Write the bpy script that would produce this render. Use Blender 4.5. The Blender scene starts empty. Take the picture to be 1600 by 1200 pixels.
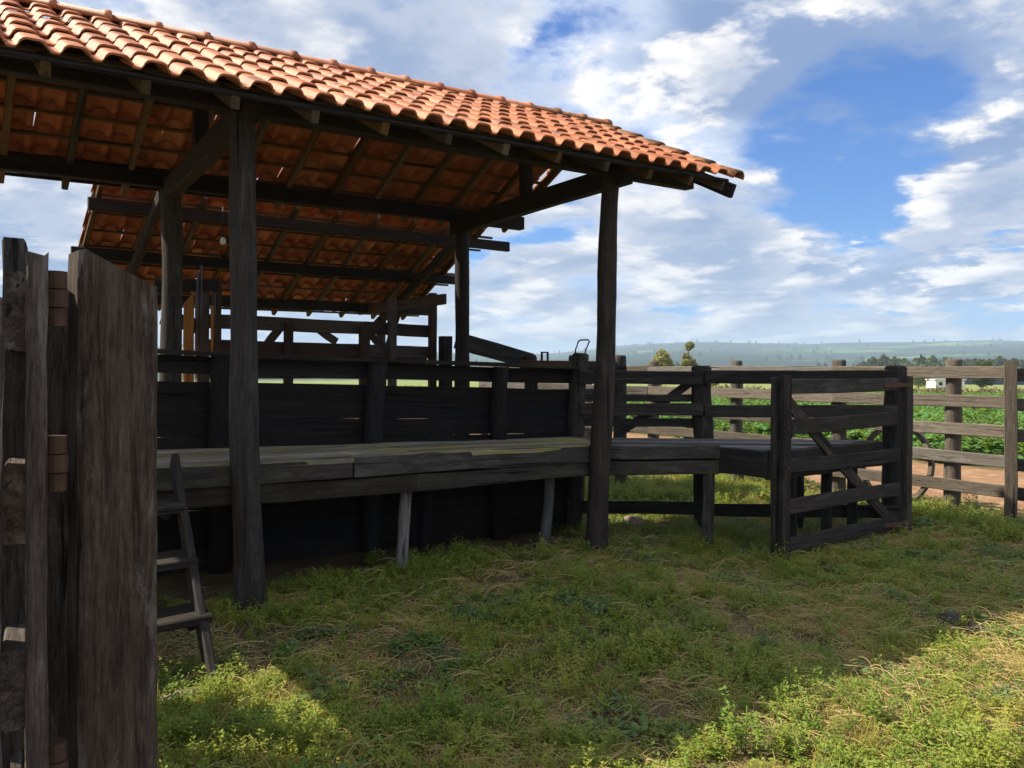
import bpy, bmesh, math, random
import numpy as np
from mathutils import Vector, Matrix, Quaternion
random.seed(7); rng = np.random.default_rng(7)
sc = bpy.context.scene
COL = sc.collection

# ------------------------------------------------------------------ camera
# X runs along the eaves of the shelter, Y across it; camera stands over the origin
FW = Vector((.5812, .8137, 0)); RT = Vector((.8137, -.5812, 0))
cam = bpy.data.cameras.new('camera'); camo = bpy.data.objects.new('camera', cam); COL.objects.link(camo)
cam.sensor_width = 36; cam.lens = 1260/1600*36; cam.shift_y = -28/1600
cam.clip_start = .05; cam.clip_end = 20000
camo.location = (0, 0, 1.68)
camo.rotation_euler = (math.pi/2, 0, -math.atan2(FW.x, FW.y))
sc.camera = camo

# ------------------------------------------------------------------ sun, sky, exposure
SUN = Vector((-.70, .735, 1.0)).normalized()
ELEV = math.asin(SUN.z)
sl = bpy.data.lights.new('sun', 'SUN'); sl.energy = 4.8; sl.angle = math.radians(.5); sl.color = (1, .90, .74)
so = bpy.data.objects.new('sun', sl); COL.objects.link(so)
so.rotation_euler = SUN.to_track_quat('Z', 'Y').to_euler(); so.location = (-30, 30, 40)
w = bpy.data.worlds.new('World'); sc.world = w; w.use_nodes = True
def build_world():
    nt = w.node_tree; N = nt.nodes; L = nt.links; N.clear()
    def n(t, **k):
        x = N.new(t)
        for a, b in k.items(): setattr(x, a, b)
        return x
    def val(s, v):
        if isinstance(v, (int, float)): s.default_value = v
        else: L.new(v, s)
    def m(op, a, b=0., c=0., clamp=False):
        x = n('ShaderNodeMath', operation=op, use_clamp=clamp)
        val(x.inputs[0], a); val(x.inputs[1], b); val(x.inputs[2], c); return x.outputs[0]
    def sm(v, lo, hi, a=0., b=1.):
        x = n('ShaderNodeMapRange', interpolation_type='SMOOTHSTEP')
        L.new(v, x.inputs[0])
        for i, q in enumerate((lo, hi, a, b)): x.inputs[i+1].default_value = q
        return x.outputs[0]
    def mixc(f, a, b):
        x = n('ShaderNodeMix', data_type='RGBA'); val(x.inputs[0], f)
        for s, q in ((x.inputs[6], a), (x.inputs[7], b)):
            if isinstance(q, tuple): s.default_value = q+(1,)
            else: L.new(q, s)
        return x.outputs[2]
    sky = n('ShaderNodeTexSky', sky_type='NISHITA'); sky.sun_disc = False
    sky.sun_elevation = ELEV; sky.sun_rotation = math.atan2(SUN.x, SUN.y)
    sky.air_density = 1.0; sky.dust_density = .6; sky.ozone_density = 2.0
    skys = n('ShaderNodeVectorMath', operation='SCALE'); L.new(sky.outputs[0], skys.inputs[0]); skys.inputs['Scale'].default_value = .072
    tint = n('ShaderNodeVectorMath', operation='MULTIPLY'); L.new(skys.outputs[0], tint.inputs[0]); tint.inputs[1].default_value = (.34, .74, 1.30)
    tc = n('ShaderNodeTexCoord'); sp = n('ShaderNodeSeparateXYZ'); L.new(tc.outputs['Generated'], sp.inputs[0])
    dz = m('MAXIMUM', sp.outputs[2], 0.0)
    den = m('ADD', dz, .22)
    cb = n('ShaderNodeCombineXYZ'); L.new(m('DIVIDE', sp.outputs[0], den), cb.inputs[0]); L.new(m('DIVIDE', sp.outputs[1], den), cb.inputs[1])
    L.new(m('DIVIDE', m('MULTIPLY', dz, 2.6), den), cb.inputs[2])
    P = cb.outputs[0]
    def noise(vec, scale, detail, rough, off=(0, 0, 0), dist=0.):
        ad = n('ShaderNodeVectorMath', operation='ADD'); L.new(vec, ad.inputs[0]); ad.inputs[1].default_value = off
        x = n('ShaderNodeTexNoise'); L.new(ad.outputs[0], x.inputs['Vector'])
        x.inputs['Scale'].default_value = scale; x.inputs['Detail'].default_value = detail
        x.inputs['Roughness'].default_value = rough; x.inputs['Distortion'].default_value = dist
        return x.outputs['Fac']
    O = (3.1, 7.4, 0)
    S = (O[0]-.07, O[1]+.07, .10)
    big = noise(P, .9, 3, .5, (11.3, 4.2, 0))
    d1 = noise(P, 2.3, 13, .60, O, .1)
    d2 = noise(P, 2.3, 5, .52, S, .1)
    veil = noise(P, 1.3, 6, .55, (21.7, 2.3, 5.0), .4)
    # the clear opening in the cloud deck
    def hole(px, py, inner, outer):
        d = (RT*((px-800)/1260)+FW+Vector((0, 0, (572-py)/1260))).normalized()
        vm = n('ShaderNodeVectorMath', operation='DOT_PRODUCT'); L.new(tc.outputs['Generated'], vm.inputs[0]); vm.inputs[1].default_value = d
        return sm(vm.outputs['Value'], math.cos(math.radians(outer)), math.cos(math.radians(inner)))
    h = m('MAXIMUM', hole(1350, 205, 1, 9.5), m('MULTIPLY', hole(1560, 440, 1, 5), .6))
    # layer one: broad soft grey-blue deck
    vcov = m('SUBTRACT', m('ADD', m('MULTIPLY', veil, .8), m('MULTIPLY', big, .25)), m('SUBTRACT', m('MULTIPLY', h, .27), m('MULTIPLY', m('SUBTRACT', d1, .5), .75)))
    vmask = m('MULTIPLY', sm(vcov, .32, .46), .95)
    vcol = mixc(sm(m('ADD', m('MULTIPLY', veil, .7), m('MULTIPLY', d2, .3)), .40, .60), (.47, .52, .62), (.15, .215, .36))
    # layer two: cumulus with sunlit edges and shaded bases
    cov = m('SUBTRACT', m('ADD', m('MULTIPLY', d1, .78), m('MULTIPLY', big, .28)), m('MULTIPLY', h, .11))
    cov = m('ADD', cov, m('MULTIPLY', m('SUBTRACT', 1., sm(sp.outputs[2], .05, .30)), .035))
    mask = sm(cov, .488, .556)
    lit = sm(m('SUBTRACT', d1, d2), -.05, .15)
    thick = sm(cov, .52, .66)
    br = m('ADD', m('MULTIPLY', lit, .85), m('MULTIPLY', m('SUBTRACT', 1., thick), .28), clamp=True)
    ccol = mixc(br, (.19, .25, .38), (.68, .655, .63))
    low = sm(sp.outputs[2], 0., .16)
    skc = mixc(m('MULTIPLY', m('SUBTRACT', 1., low), .5), tint.outputs[0], (.16, .34, .70))
    full = mixc(mask, mixc(vmask, skc, vcol), ccol)
    hz = m('MULTIPLY', m('SUBTRACT', 1., sm(sp.outputs[2], -.02, .06)), .4)
    full = mixc(hz, full, (.36, .45, .60))
    bg = n('ShaderNodeBackground'); L.new(full, bg.inputs[0]); bg.inputs[1].default_value = .86
    out = n('ShaderNodeOutputWorld'); L.new(bg.outputs[0], out.inputs[0])
build_world()
sc.view_settings.view_transform = 'Standard'; sc.view_settings.look = 'None'
sc.view_settings.exposure = 1.0; sc.view_settings.gamma = 1; sc.view_settings.use_curve_mapping = False
sc.render.engine = 'CYCLES'
sc.cycles.max_bounces = 4; sc.cycles.diffuse_bounces = 3; sc.cycles.glossy_bounces = 1; sc.cycles.transparent_max_bounces = 4; sc.cycles.volume_bounces = 0

# ------------------------------------------------------------------ materials
def newmat(name):
    mt = bpy.data.materials.new(name); mt.use_nodes = True
    nt = mt.node_tree; nt.nodes.clear(); return mt, nt
def nd(nt, t, **k):
    x = nt.nodes.new(t)
    for a, b in k.items(): setattr(x, a, b)
    return x
def ramp(nt, fac, stops):
    r = nd(nt, 'ShaderNodeValToRGB'); e = r.color_ramp.elements
    while len(e) < len(stops): e.new(.5)
    for q, (p, c) in zip(e, stops): q.position = p; q.color = c+(1,)
    nt.links.new(fac, r.inputs[0]); return r.outputs[0]
def noise(nt, vec, scale, detail=4, rough=.55, dist=0.):
    x = nd(nt, 'ShaderNodeTexNoise'); nt.links.new(vec, x.inputs['Vector'])
    x.inputs['Scale'].default_value = scale; x.inputs['Detail'].default_value = detail
    x.inputs['Roughness'].default_value = rough; x.inputs['Distortion'].default_value = dist
    return x.outputs['Fac']
def mix(nt, f, a, b, bt='MIX'):
    x = nd(nt, 'ShaderNodeMix', data_type='RGBA', blend_type=bt)
    for s, q in ((x.inputs[0], f), (x.inputs[6], a), (x.inputs[7], b)):
        if isinstance(q, tuple): s.default_value = q+(1,)
        elif isinstance(q, (int, float)): s.default_value = q
        else: nt.links.new(q, s)
    return x.outputs[2]
def mth(nt, op, a, b=0., clamp=False):
    x = nd(nt, 'ShaderNodeMath', operation=op, use_clamp=clamp)
    for s, q in ((x.inputs[0], a), (x.inputs[1], b)):
        if isinstance(q, (int, float)): s.default_value = q
        else: nt.links.new(q, s)
    return x.outputs[0]
def sstep(nt, v, lo, hi):
    x = nd(nt, 'ShaderNodeMapRange', interpolation_type='SMOOTHSTEP'); nt.links.new(v, x.inputs[0])
    x.inputs[1].default_value = lo; x.inputs[2].default_value = hi; return x.outputs[0]
def finish(nt, col, rough=.8, bump=None, bstr=.5, bdist=.01, spec=.3):
    p = nd(nt, 'ShaderNodeBsdfPrincipled')
    if isinstance(col, tuple): p.inputs['Base Color'].default_value = col+(1,)
    else: nt.links.new(col, p.inputs['Base Color'])
    if isinstance(rough, (int, float)): p.inputs['Roughness'].default_value = rough
    else: nt.links.new(rough, p.inputs['Roughness'])
    p.inputs['Specular IOR Level'].default_value = spec
    if bump is not None:
        b = nd(nt, 'ShaderNodeBump'); b.inputs['Strength'].default_value = bstr; b.inputs['Distance'].default_value = bdist
        nt.links.new(bump, b.inputs['Height']); nt.links.new(b.outputs[0], p.inputs['Normal'])
    o = nd(nt, 'ShaderNodeOutputMaterial'); nt.links.new(p.outputs[0], o.inputs[0]); return p
def wood(name, dark, light, grey=(.3, .29, .27), greyamt=.35, moss=None, mossamt=0., rough=.78, bs=.9, bd=.010):
    # grain runs along each timber's own length (local Z)
    mt, nt = newmat(name); L = nt.links
    tc = nd(nt, 'ShaderNodeTexCoord'); oi = nd(nt, 'ShaderNodeObjectInfo')
    ad = nd(nt, 'ShaderNodeVectorMath', operation='MULTIPLY_ADD')
    cmb = nd(nt, 'ShaderNodeCombineXYZ')
    for i in range(3): L.new(oi.outputs['Random'], cmb.inputs[i])
    L.new(cmb.outputs[0], ad.inputs[0]); ad.inputs[1].default_value = (37, 53, 71); L.new(tc.outputs['Object'], ad.inputs[2])
    mp = nd(nt, 'ShaderNodeMapping'); L.new(ad.outputs[0], mp.inputs[0]); mp.inputs['Scale'].default_value = (1, 1, .07)
    g = noise(nt, mp.outputs[0], 34, 7, .72, .9)
    mp2 = nd(nt, 'ShaderNodeMapping'); L.new(ad.outputs[0], mp2.inputs[0]); mp2.inputs['Scale'].default_value = (1, 1, .035)
    crack = noise(nt, mp2.outputs[0], 30, 3, .5, .3)
    mp3 = nd(nt, 'ShaderNodeMapping'); L.new(ad.outputs[0], mp3.inputs[0]); mp3.inputs['Scale'].default_value = (1, 1, .22)
    blot = noise(nt, mp3.outputs[0], 11, 8, .75, .5)
    mp4 = nd(nt, 'ShaderNodeMapping'); L.new(ad.outputs[0], mp4.inputs[0]); mp4.inputs['Scale'].default_value = (1, 1, .12)
    fine = noise(nt, mp4.outputs[0], 120, 4, .7, .4)
    c = ramp(nt, g, [(.30, dark), (.68, light)])
    c = mix(nt, mth(nt, 'MULTIPLY', sstep(nt, fine, .48, .75), .5), c, tuple(q*1.25 for q in light))
    c = mix(nt, mth(nt, 'MULTIPLY', sstep(nt, fine, .50, .30), .6), c, dark)
    c = mix(nt, mth(nt, 'MULTIPLY', sstep(nt, blot, .50, .68), greyamt), c, grey)
    ck = sstep(nt, crack, .64, .70)
    c = mix(nt, mth(nt, 'MULTIPLY', ck, .8), c, tuple(q*.25 for q in dark))
    if moss:
        mo = noise(nt, ad.outputs[0], 2.6, 6, .7)
        c = mix(nt, mth(nt, 'MULTIPLY', sstep(nt, mo, .47, .66), mossamt), c, moss)
    hv = nd(nt, 'ShaderNodeHueSaturation'); L.new(c, hv.inputs['Color'])
    L.new(mth(nt, 'ADD', mth(nt, 'MULTIPLY', oi.outputs['Random'], .8), .55), hv.inputs['Value'])
    L.new(mth(nt, 'ADD', mth(nt, 'MULTIPLY', mth(nt, 'FRACT', mth(nt, 'MULTIPLY', oi.outputs['Random'], 7.3)), .9), .55), hv.inputs['Saturation'])
    hb = mth(nt, 'SUBTRACT', g, mth(nt, 'MULTIPLY', ck, .9))
    finish(nt, hv.outputs[0], rough, hb, bs, bd, .2)
    return mt
M = {}
M['post'] = wood('weathered_post_wood', (.014, .011, .009), (.066, .050, .038), (.13, .108, .088), .36)
M['dark'] = wood('dark_roof_timber', (.010, .008, .007), (.034, .027, .023), (.06, .05, .045), .3)
M['rafter'] = wood('rafter_wood', (.05, .033, .018), (.15, .10, .055), (.17, .13, .09), .35)
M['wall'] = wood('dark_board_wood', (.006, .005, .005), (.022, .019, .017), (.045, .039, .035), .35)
M['gate'] = wood('gate_board_wood', (.012, .011, .010), (.058, .049, .041), (.15, .132, .115), .36)
M['deck'] = wood('mossy_deck_wood', (.13, .11, .075), (.42, .37, .26), (.48, .43, .33), .4, (.29, .30, .08), .85)
M['deck2'] = wood('grey_deck_wood', (.07, .062, .057), (.23, .21, .19), (.30, .28, .26), .4)
M['rim'] = wood('platform_beam_wood', (.014, .013, .012), (.056, .047, .039), (.13, .115, .098), .4, (.09, .10, .05), .25)
M['pale'] = wood('sun_bleached_fence_wood', (.06, .05, .042), (.18, .155, .13), (.23, .21, .185), .5)
M['near'] = wood('old_brown_plank_wood', (.020, .013, .010), (.15, .112, .086), (.34, .31, .275), .6, bs=1., bd=.03)
M['sunlit_orange'] = wood('painted_sunlit_plank_wood', (.20, .095, .045), (.42, .23, .12), (.4, .28, .18), .2)  # orange of direct sun put into the wood colour
M['brown'] = wood('brown_chute_wood', (.035, .022, .016), (.10, .062, .042), (.12, .09, .07), .3)

def tile_mat(name, mossy=0.):
    mt, nt = newmat(name); L = nt.links
    tc = nd(nt, 'ShaderNodeTexCoord'); oi = nd(nt, 'ShaderNodeObjectInfo'); geo = nd(nt, 'ShaderNodeNewGeometry')
    a = noise(nt, geo.outputs['Position'], 9, 6, .65)
    b = noise(nt, geo.outputs['Position'], 60, 3, .6)
    c = ramp(nt, oi.outputs['Random'], [(0., (.26, .075, .030)), (.25, (.36, .11, .042)), (.7, (.44, .145, .055)), (1., (.50, .21, .10))])
    c = mix(nt, mth(nt, 'MULTIPLY', sstep(nt, a, .42, .7), .4), c, (.55, .25, .12))
    c = mix(nt, mth(nt, 'MULTIPLY', sstep(nt, noise(nt, geo.outputs['Position'], 3.3, 7, .75), .54, .66), .7), c, (.12, .065, .04))
    if mossy:
        ms = noise(nt, geo.outputs['Position'], 14, 6, .7)
        c = mix(nt, mth(nt, 'MULTIPLY', sstep(nt, ms, .5-.12*mossy, .62), .9), c, (.085, .08, .045))
    finish(nt, c, .6, mth(nt, 'ADD', b, a), .35, .005, .25); return mt
M['tile'] = tile_mat('terracotta_tile'); M['mosstile'] = tile_mat('mossy_terracotta_tile', 1.)
def plain(name, col, rough=.6, metal=0., var=0.):
    mt, nt = newmat(name)
    if var:
        geo = nd(nt, 'ShaderNodeNewGeometry'); a = noise(nt, geo.outputs['Position'], 22, 5, .65)
        c = mix(nt, a, tuple(q*(1-var) for q in col), tuple(min(1, q*(1+var)) for q in col))
        p = finish(nt, c, rough, a, .3, .005)
    else: p = finish(nt, col, rough)
    p.inputs['Metallic'].default_value = metal; return mt
M['iron'] = plain('rusty_iron', (.095, .055, .036), .85, .1, .6)
M['steel'] = plain('dull_steel', (.10, .10, .105), .45, .8, .3)
M['white'] = plain('white_wall_paint', (.8, .8, .78), .6)
M['roofgrey'] = plain('pale_sheet_roof', (.62, .64, .66), .5)
M['bulb'] = plain('frosted_bulb_glass', (.75, .74, .68), .25)
M['socket'] = plain('black_socket', (.02, .02, .02), .5)
M['stone'] = plain('field_stone', (.26, .20, .16), .9, 0, .5)
M['dung'] = plain('dark_earth_clod', (.055, .042, .035), .95, 0, .5)
M['bark'] = plain('grey_bark', (.16, .13, .10), .9, 0, .4)

def leaf_mat(name, stops, transl=.35, rough=.55):
    mt, nt = newmat(name); L = nt.links
    oi = nd(nt, 'ShaderNodeObjectInfo'); geo = nd(nt, 'ShaderNodeNewGeometry')
    a = noise(nt, geo.outputs['Position'], 1.6, 4, .6)
    f = mth(nt, 'ADD', mth(nt, 'MULTIPLY', oi.outputs['Random'], .45), mth(nt, 'MULTIPLY', mth(nt, 'SUBTRACT', a, .12), 1.05), clamp=True)
    c = ramp(nt, f, stops)
    p = nd(nt, 'ShaderNodeBsdfPrincipled'); L.new(c, p.inputs['Base Color']); p.inputs['Roughness'].default_value = rough
    p.inputs['Specular IOR Level'].default_value = .25
    t = nd(nt, 'ShaderNodeBsdfTranslucent'); L.new(mix(nt, .5, c, (.42, .40, .04)), t.inputs[0])
    ms = nd(nt, 'ShaderNodeMixShader'); ms.inputs[0].default_value = transl
    L.new(p.outputs[0], ms.inputs[1]); L.new(t.outputs[0], ms.inputs[2])
    o = nd(nt, 'ShaderNodeOutputMaterial'); L.new(ms.outputs[0], o.inputs[0]); return mt
M['grass'] = leaf_mat('short_grass', [(0., (.13, .18, .03)), (.5, (.30, .29, .05)), (1., (.48, .38, .09))])
M['weed'] = leaf_mat('leafy_weed', [(0., (.085, .17, .03)), (.5, (.20, .29, .045)), (1., (.37, .37, .06))])
M['blue'] = leaf_mat('bluish_weed', [(0., (.08, .15, .05)), (1., (.16, .24, .075))])
M['straw'] = leaf_mat('dry_straw', [(0., (.26, .16, .07)), (.5, (.46, .33, .14)), (1., (.56, .44, .18))], .15)
M['soy'] = leaf_mat('crop_leaf', [(0., (.05, .15, .03)), (.5, (.085, .21, .04)), (1., (.13, .26, .06))], .3)
M['treeleaf'] = leaf_mat('tree_leaf', [(0., (.035, .06, .02)), (1., (.075, .11, .035))], .2)
M['paleleaf'] = leaf_mat('pale_tree_leaf', [(0., (.20, .21, .09)), (1., (.34, .32, .16))], .3)
M['hedgeleaf'] = leaf_mat('hedge_leaf', [(0., (.07, .08, .035)), (1., (.17, .15, .07))], .2)

# ------------------------------------------------------------------ object helpers
def tag(o, label=None, cat=None, group=None, kind=None):
    if label: o['label'] = label
    if cat: o['category'] = cat
    if group: o['group'] = group
    if kind: o['kind'] = kind
    return o
def thing(name, label, cat, loc, group=None):
    o = bpy.data.objects.new(name, None); COL.objects.link(o); o.location = loc; o.empty_display_size = .1
    return tag(o, label, cat, group)
def link(name, me, mat, parent=None, loc=(0, 0, 0), rot=None):
    o = bpy.data.objects.new(name, me); COL.objects.link(o)
    if mat is not None and not me.materials: me.materials.append(mat)
    if rot is not None: o.rotation_mode = 'QUATERNION'; o.rotation_quaternion = rot
    o.location = Vector(loc)
    if parent: o.parent = parent; o.location = Vector(loc)-parent_world(parent)
    return o
def parent_world(p):
    v = Vector(p.location)
    while p.parent: p = p.parent; v += Vector(p.location)
    return v
def under(o, part):
    """make o a sub-part of a part, keeping it in place"""
    wl = parent_world(o); pw = Matrix.Translation(parent_world(part)) @ part.rotation_quaternion.to_matrix().to_4x4()
    o.parent = part; o.matrix_parent_inverse = pw.inverted(); o.location = wl; return o
def frame(p0, p1, xdir=None):
    z = (Vector(p1)-Vector(p0)).normalized()
    if xdir is not None:
        x = Vector(xdir); x = (x-z*x.dot(z)).normalized(); y = z.cross(x)
    else:
        up = Vector((0, 0, 1)) if abs(z.z) < .95 else Vector((0, 1, 0))
        y = (up-z*up.dot(z)).normalized(); x = y.cross(z)
    return Matrix((x, y, z)).transposed().to_quaternion()
def rings_mesh(name, rings, smooth=False):
    n = len(rings[0]); vs = [v for r in rings for v in r]; fs = []
    for i in range(len(rings)-1):
        for j in range(n):
            k = (j+1) % n; fs.append((i*n+j, i*n+k, (i+1)*n+k, (i+1)*n+j))
    fs.append(tuple(range(n-1, -1, -1))); fs.append(tuple((len(rings)-1)*n+j for j in range(n)))
    me = bpy.data.meshes.new(name); me.from_pydata(vs, [], fs); me.update()
    if smooth:
        for p in me.polygons[:-2]: p.use_smooth = True
    return me
def timber(name, p0, p1, wd, ht, mat, parent, seg=None, jit=.003, ch=.007, xdir=None, top=None, bow=.004):
    """sawn timber: chamfered, slightly uneven; local Z along it. top = list of end cut offsets for the 8 corners"""
    p0 = Vector(p0); p1 = Vector(p1); Ln = (p1-p0).length
    seg = seg or max(2, min(9, int(Ln/.35)+1)); a = wd/2; b = ht/2; ch = min(ch, a*.45, b*.45)
    base = [(-a+ch, -b), (a-ch, -b), (a, -b+ch), (a, b-ch), (a-ch, b), (-a+ch, b), (-a, b-ch), (-a, -b+ch)]
    ph = random.random()*6; ph2 = random.random()*6; rings = []
    for i in range(seg+1):
        t = i/seg; ox = bow*math.sin(ph+t*4); oy = bow*math.sin(ph2+t*5)
        e = (random.random()-.5)*.012 if i in (0, seg) else 0
        r = []
        for k, (x, y) in enumerate(base):
            zz = t*Ln+e
            if top and i == seg: zz += top(x, y)
            r.append((x+ox+random.uniform(-jit, jit), y+oy+random.uniform(-jit, jit), zz+random.uniform(-jit, jit)))
        rings.append(r)
    return link(name, rings_mesh(name, rings), mat, parent, p0, frame(p0, p1, xdir))
def log(name, p0, p1, r0, r1, mat, parent, seg=12, n=14, wob=.012, dome=.0):
    p0 = Vector(p0); p1 = Vector(p1); Ln = (p1-p0).length
    ph = [random.random()*6.28 for _ in range(6)]; rings = []
    for i in range(seg+1):
        t = i/seg; r = r0+(r1-r0)*t
        ox = wob*(math.sin(ph[0]+t*5)+.5*math.sin(ph[1]+t*11)); oy = wob*(math.sin(ph[2]+t*4.3)+.5*math.sin(ph[3]+t*9))
        rr = []
        for k in range(n):
            th = 2*math.pi*k/n
            q = r*(1+.05*math.sin(2*th+ph[4]+t*2)+.035*math.sin(3*th+ph[5]-t*3)+random.uniform(-.02, .02)+.04*math.sin(t*17+ph[1]))
            rr.append((ox+q*math.cos(th), oy+q*math.sin(th), t*Ln+(random.uniform(-.004, .004))))
        rings.append(rr)
    if dome:
        rings.append([((x-ox)*.8+ox, (y-oy)*.8+oy, z+dome) for x, y, z in rings[-1]])
    return link(name, rings_mesh(name, rings, True), mat, parent, p0, frame(p0, p1))
def tube_mesh(name, pts, r, n=8):
    pts = [Vector(p) for p in pts]; rings = []
    for i, p in enumerate(pts):
        d = (pts[min(i+1, len(pts)-1)]-pts[max(i-1, 0)]).normalized()
        q = frame((0, 0, 0), d); rings.append([tuple(p+q @ Vector((r*math.cos(6.2832*k/n), r*math.sin(6.2832*k/n), 0))) for k in range(n)])
    return rings_mesh(name, rings, True)

# ------------------------------------------------------------------ ground, hills
def vnoise(x, y, s, seed=0):
    """value noise in numpy"""
    x = np.asarray(x, float)*s+seed*17.3; y = np.asarray(y, float)*s+seed*9.1
    xi = np.floor(x).astype(int); yi = np.floor(y).astype(int); fx = x-xi; fy = y-yi
    fx = fx*fx*(3-2*fx); fy = fy*fy*(3-2*fy)
    def h(a, b):
        q = np.sin(a*127.1+b*311.7+seed*74.7)*43758.5453; return q-np.floor(q)
    return (h(xi, yi)*(1-fx)+h(xi+1, yi)*fx)*(1-fy)+(h(xi, yi+1)*(1-fx)+h(xi+1, yi+1)*fx)*fy
def fbm(x, y, s, seed=0, o=4):
    t = 0; a = .5
    for i in range(o): t = t+a*vnoise(x, y, s*2**i, seed+i); a *= .5
    return t/(1-.5**o)
def gz(x, y):
    """height of the land"""
    x = np.asarray(x, float); y = np.asarray(y, float); d = np.hypot(x, y)
    near = ((fbm(x, y, 1.1, 3)-.5)*.06-.035)*np.clip(1-d/40, 0, 1)
    z = near - .018*np.clip(d-40, 0, 560)
    s = np.clip((d-900)/3800, 0, 1); s = s*s*(3-2*s)
    ang = np.arctan2(x, y)
    hill = 98+26*np.sin(ang*7+1.1)+16*np.sin(ang*17+.4)+22*(fbm(x, y, .0011, 5)-.5)*2
    z = z+s*(hill+10)+np.clip((d-700)/1000, 0, 1)*(fbm(x, y, .0025, 8)-.5)*26
    return z
def build_ground():
    rad = list(np.linspace(.0, 14, 72)[1:])+list(14*np.power(7000/14, np.linspace(0, 1, 90)[1:]))
    na = 300; vs = [(0, 0, float(gz(0, 0)))]
    th = np.linspace(0, 2*np.pi, na, endpoint=False)
    for r in rad:
        x = r*np.sin(th); y = r*np.cos(th); z = gz(x, y)
        vs += list(zip(x.tolist(), y.tolist(), z.tolist()))
    fs = [(0, 1+(j+1) % na, 1+j) for j in range(na)]
    for i in range(len(rad)-1):
        b0 = 1+i*na; b1 = b0+na
        for j in range(na):
            k = (j+1) % na; fs.append((b0+j, b0+k, b1+k, b1+j))
    me = bpy.data.meshes.new('ground'); me.from_pydata(vs, [], fs); me.update()
    for p in me.polygons: p.use_smooth = True
    mt, nt = newmat('land'); L = nt.links
    geo = nd(nt, 'ShaderNodeNewGeometry'); P = geo.outputs['Position']
    sp = nd(nt, 'ShaderNodeSeparateXYZ'); L.new(P, sp.inputs[0])
    fl = nd(nt, 'ShaderNodeVectorMath', operation='MULTIPLY'); L.new(P, fl.inputs[0]); fl.inputs[1].default_value = (1, 1, 0)
    ln = nd(nt, 'ShaderNodeVectorMath', operation='LENGTH'); L.new(fl.outputs[0], ln.inputs[0]); D = ln.outputs['Value']
    # corral soil: reddish-brown with dark humus and straw litter
    n1 = noise(nt, P, 2.2, 7, .65); n2 = noise(nt, P, 26, 6, .7); n3 = noise(nt, P, 120, 3, .6)
    soil = ramp(nt, n1, [(.3, (.07, .05, .034)), (.55, (.14, .095, .058)), (.75, (.23, .15, .09))])
    soil = mix(nt, mth(nt, 'MULTIPLY', sstep(nt, n2, .5, .68), .6), soil, (.20, .155, .085))
    # clay track behind the pale fence, then crop soil, then pasture
    clay = ramp(nt, noise(nt, P, 3.1, 8, .75), [(.3, (.17, .095, .055)), (.5, (.30, .175, .10)), (.68, (.40, .27, .17))])
    tx = mth(nt, 'ADD', sp.outputs[0], mth(nt, 'MULTIPLY', n1, 1.2))
    c0 = sstep(nt, noise(nt, P, 1.7, 6, .7), .42, .6); soil = mix(nt, mth(nt, 'MULTIPLY', c0, .55), soil, (.17, .16, .055))
    c = mix(nt, mth(nt, 'MULTIPLY', sstep(nt, tx, 10.2, 10.9), sstep(nt, sp.outputs[1], -30., -29.)), soil, clay)
    crop = mix(nt, n1, (.06, .10, .03), (.13, .085, .045))
    c = mix(nt, sstep(nt, tx, 14.4, 15.2), c, crop)
    past = ramp(nt, noise(nt, P, .045, 4, .55), [(.35, (.13, .19, .05)), (.5, (.24, .25, .085)), (.65, (.12, .20, .045))])
    c = mix(nt, sstep(nt, D, 46, 52), c, past)
    # far country: patchwork of fields and woods
    vo = nd(nt, 'ShaderNodeTexVoronoi'); L.new(P, vo.inputs['Vector']); vo.inputs['Scale'].default_value = .0021
    vs2 = nd(nt, 'ShaderNodeSeparateColor'); L.new(vo.outputs['Color'], vs2.inputs[0])
    fld = ramp(nt, vs2.outputs[0], [(0., (.03, .06, .02)), (.3, (.06, .13, .035)), (.55, (.13, .22, .06)), (.8, (.04, .08, .025)), (1., (.15, .18, .07))])
    wd = noise(nt, P, .0022, 8, .68)
    fld = mix(nt, sstep(nt, wd, .41, .44), fld, (.012, .028, .014))
    c = mix(nt, sstep(nt, D, 600, 800), c, fld)
    bh = mth(nt, 'ADD', mth(nt, 'MULTIPLY', n2, .7), mth(nt, 'MULTIPLY', n3, .3))
    finish(nt, c, .95, bh, .9, .03, .1)
    tag(link('ground', me, mt), kind='structure')
build_ground()

# ------------------------------------------------------------------ tiles
def tile_mesh():
    pr = [(0, .012), (.010, .002), (.048, .002), (.058, .013), (.068, .036), (.082, .050), (.102, .055), (.162, .055), (.182, .050), (.195, .036), (.204, .017), (.214, .015)]
    Lg = .405; th = .012; vs = []
    def row(y, lift): return [(x-.1, y, z+lift) for x, z in pr]+[(x-.1+(.004 if x < .1 else -.004)*(1 if z > .02 else 0), y, z+lift-th) for x, z in reversed(pr)]
    ys = [(0., .0245), (.02, .026), (Lg, .002)]
    rings = [row(y, l) for y, l in ys]
    me = rings_mesh('roof_tile', rings)
    n = len(pr)*2
    for p in me.polygons[:-2]: p.use_smooth = True
    sh = me.attributes.new('sharp_edge', 'BOOLEAN', 'EDGE')
    for e in me.edges:
        a, b = e.vertices; ra, rb = a//n, b//n
        s = (ra == rb and ra in (0, 2))
        if ra != rb and (a % n) in (0, n-1, n//2, n//2-1): s = True
        sh.data[e.index].value = s
    me.materials.append(M['tile']); return me
TILE = tile_mesh(); TILE_TRI = None
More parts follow.
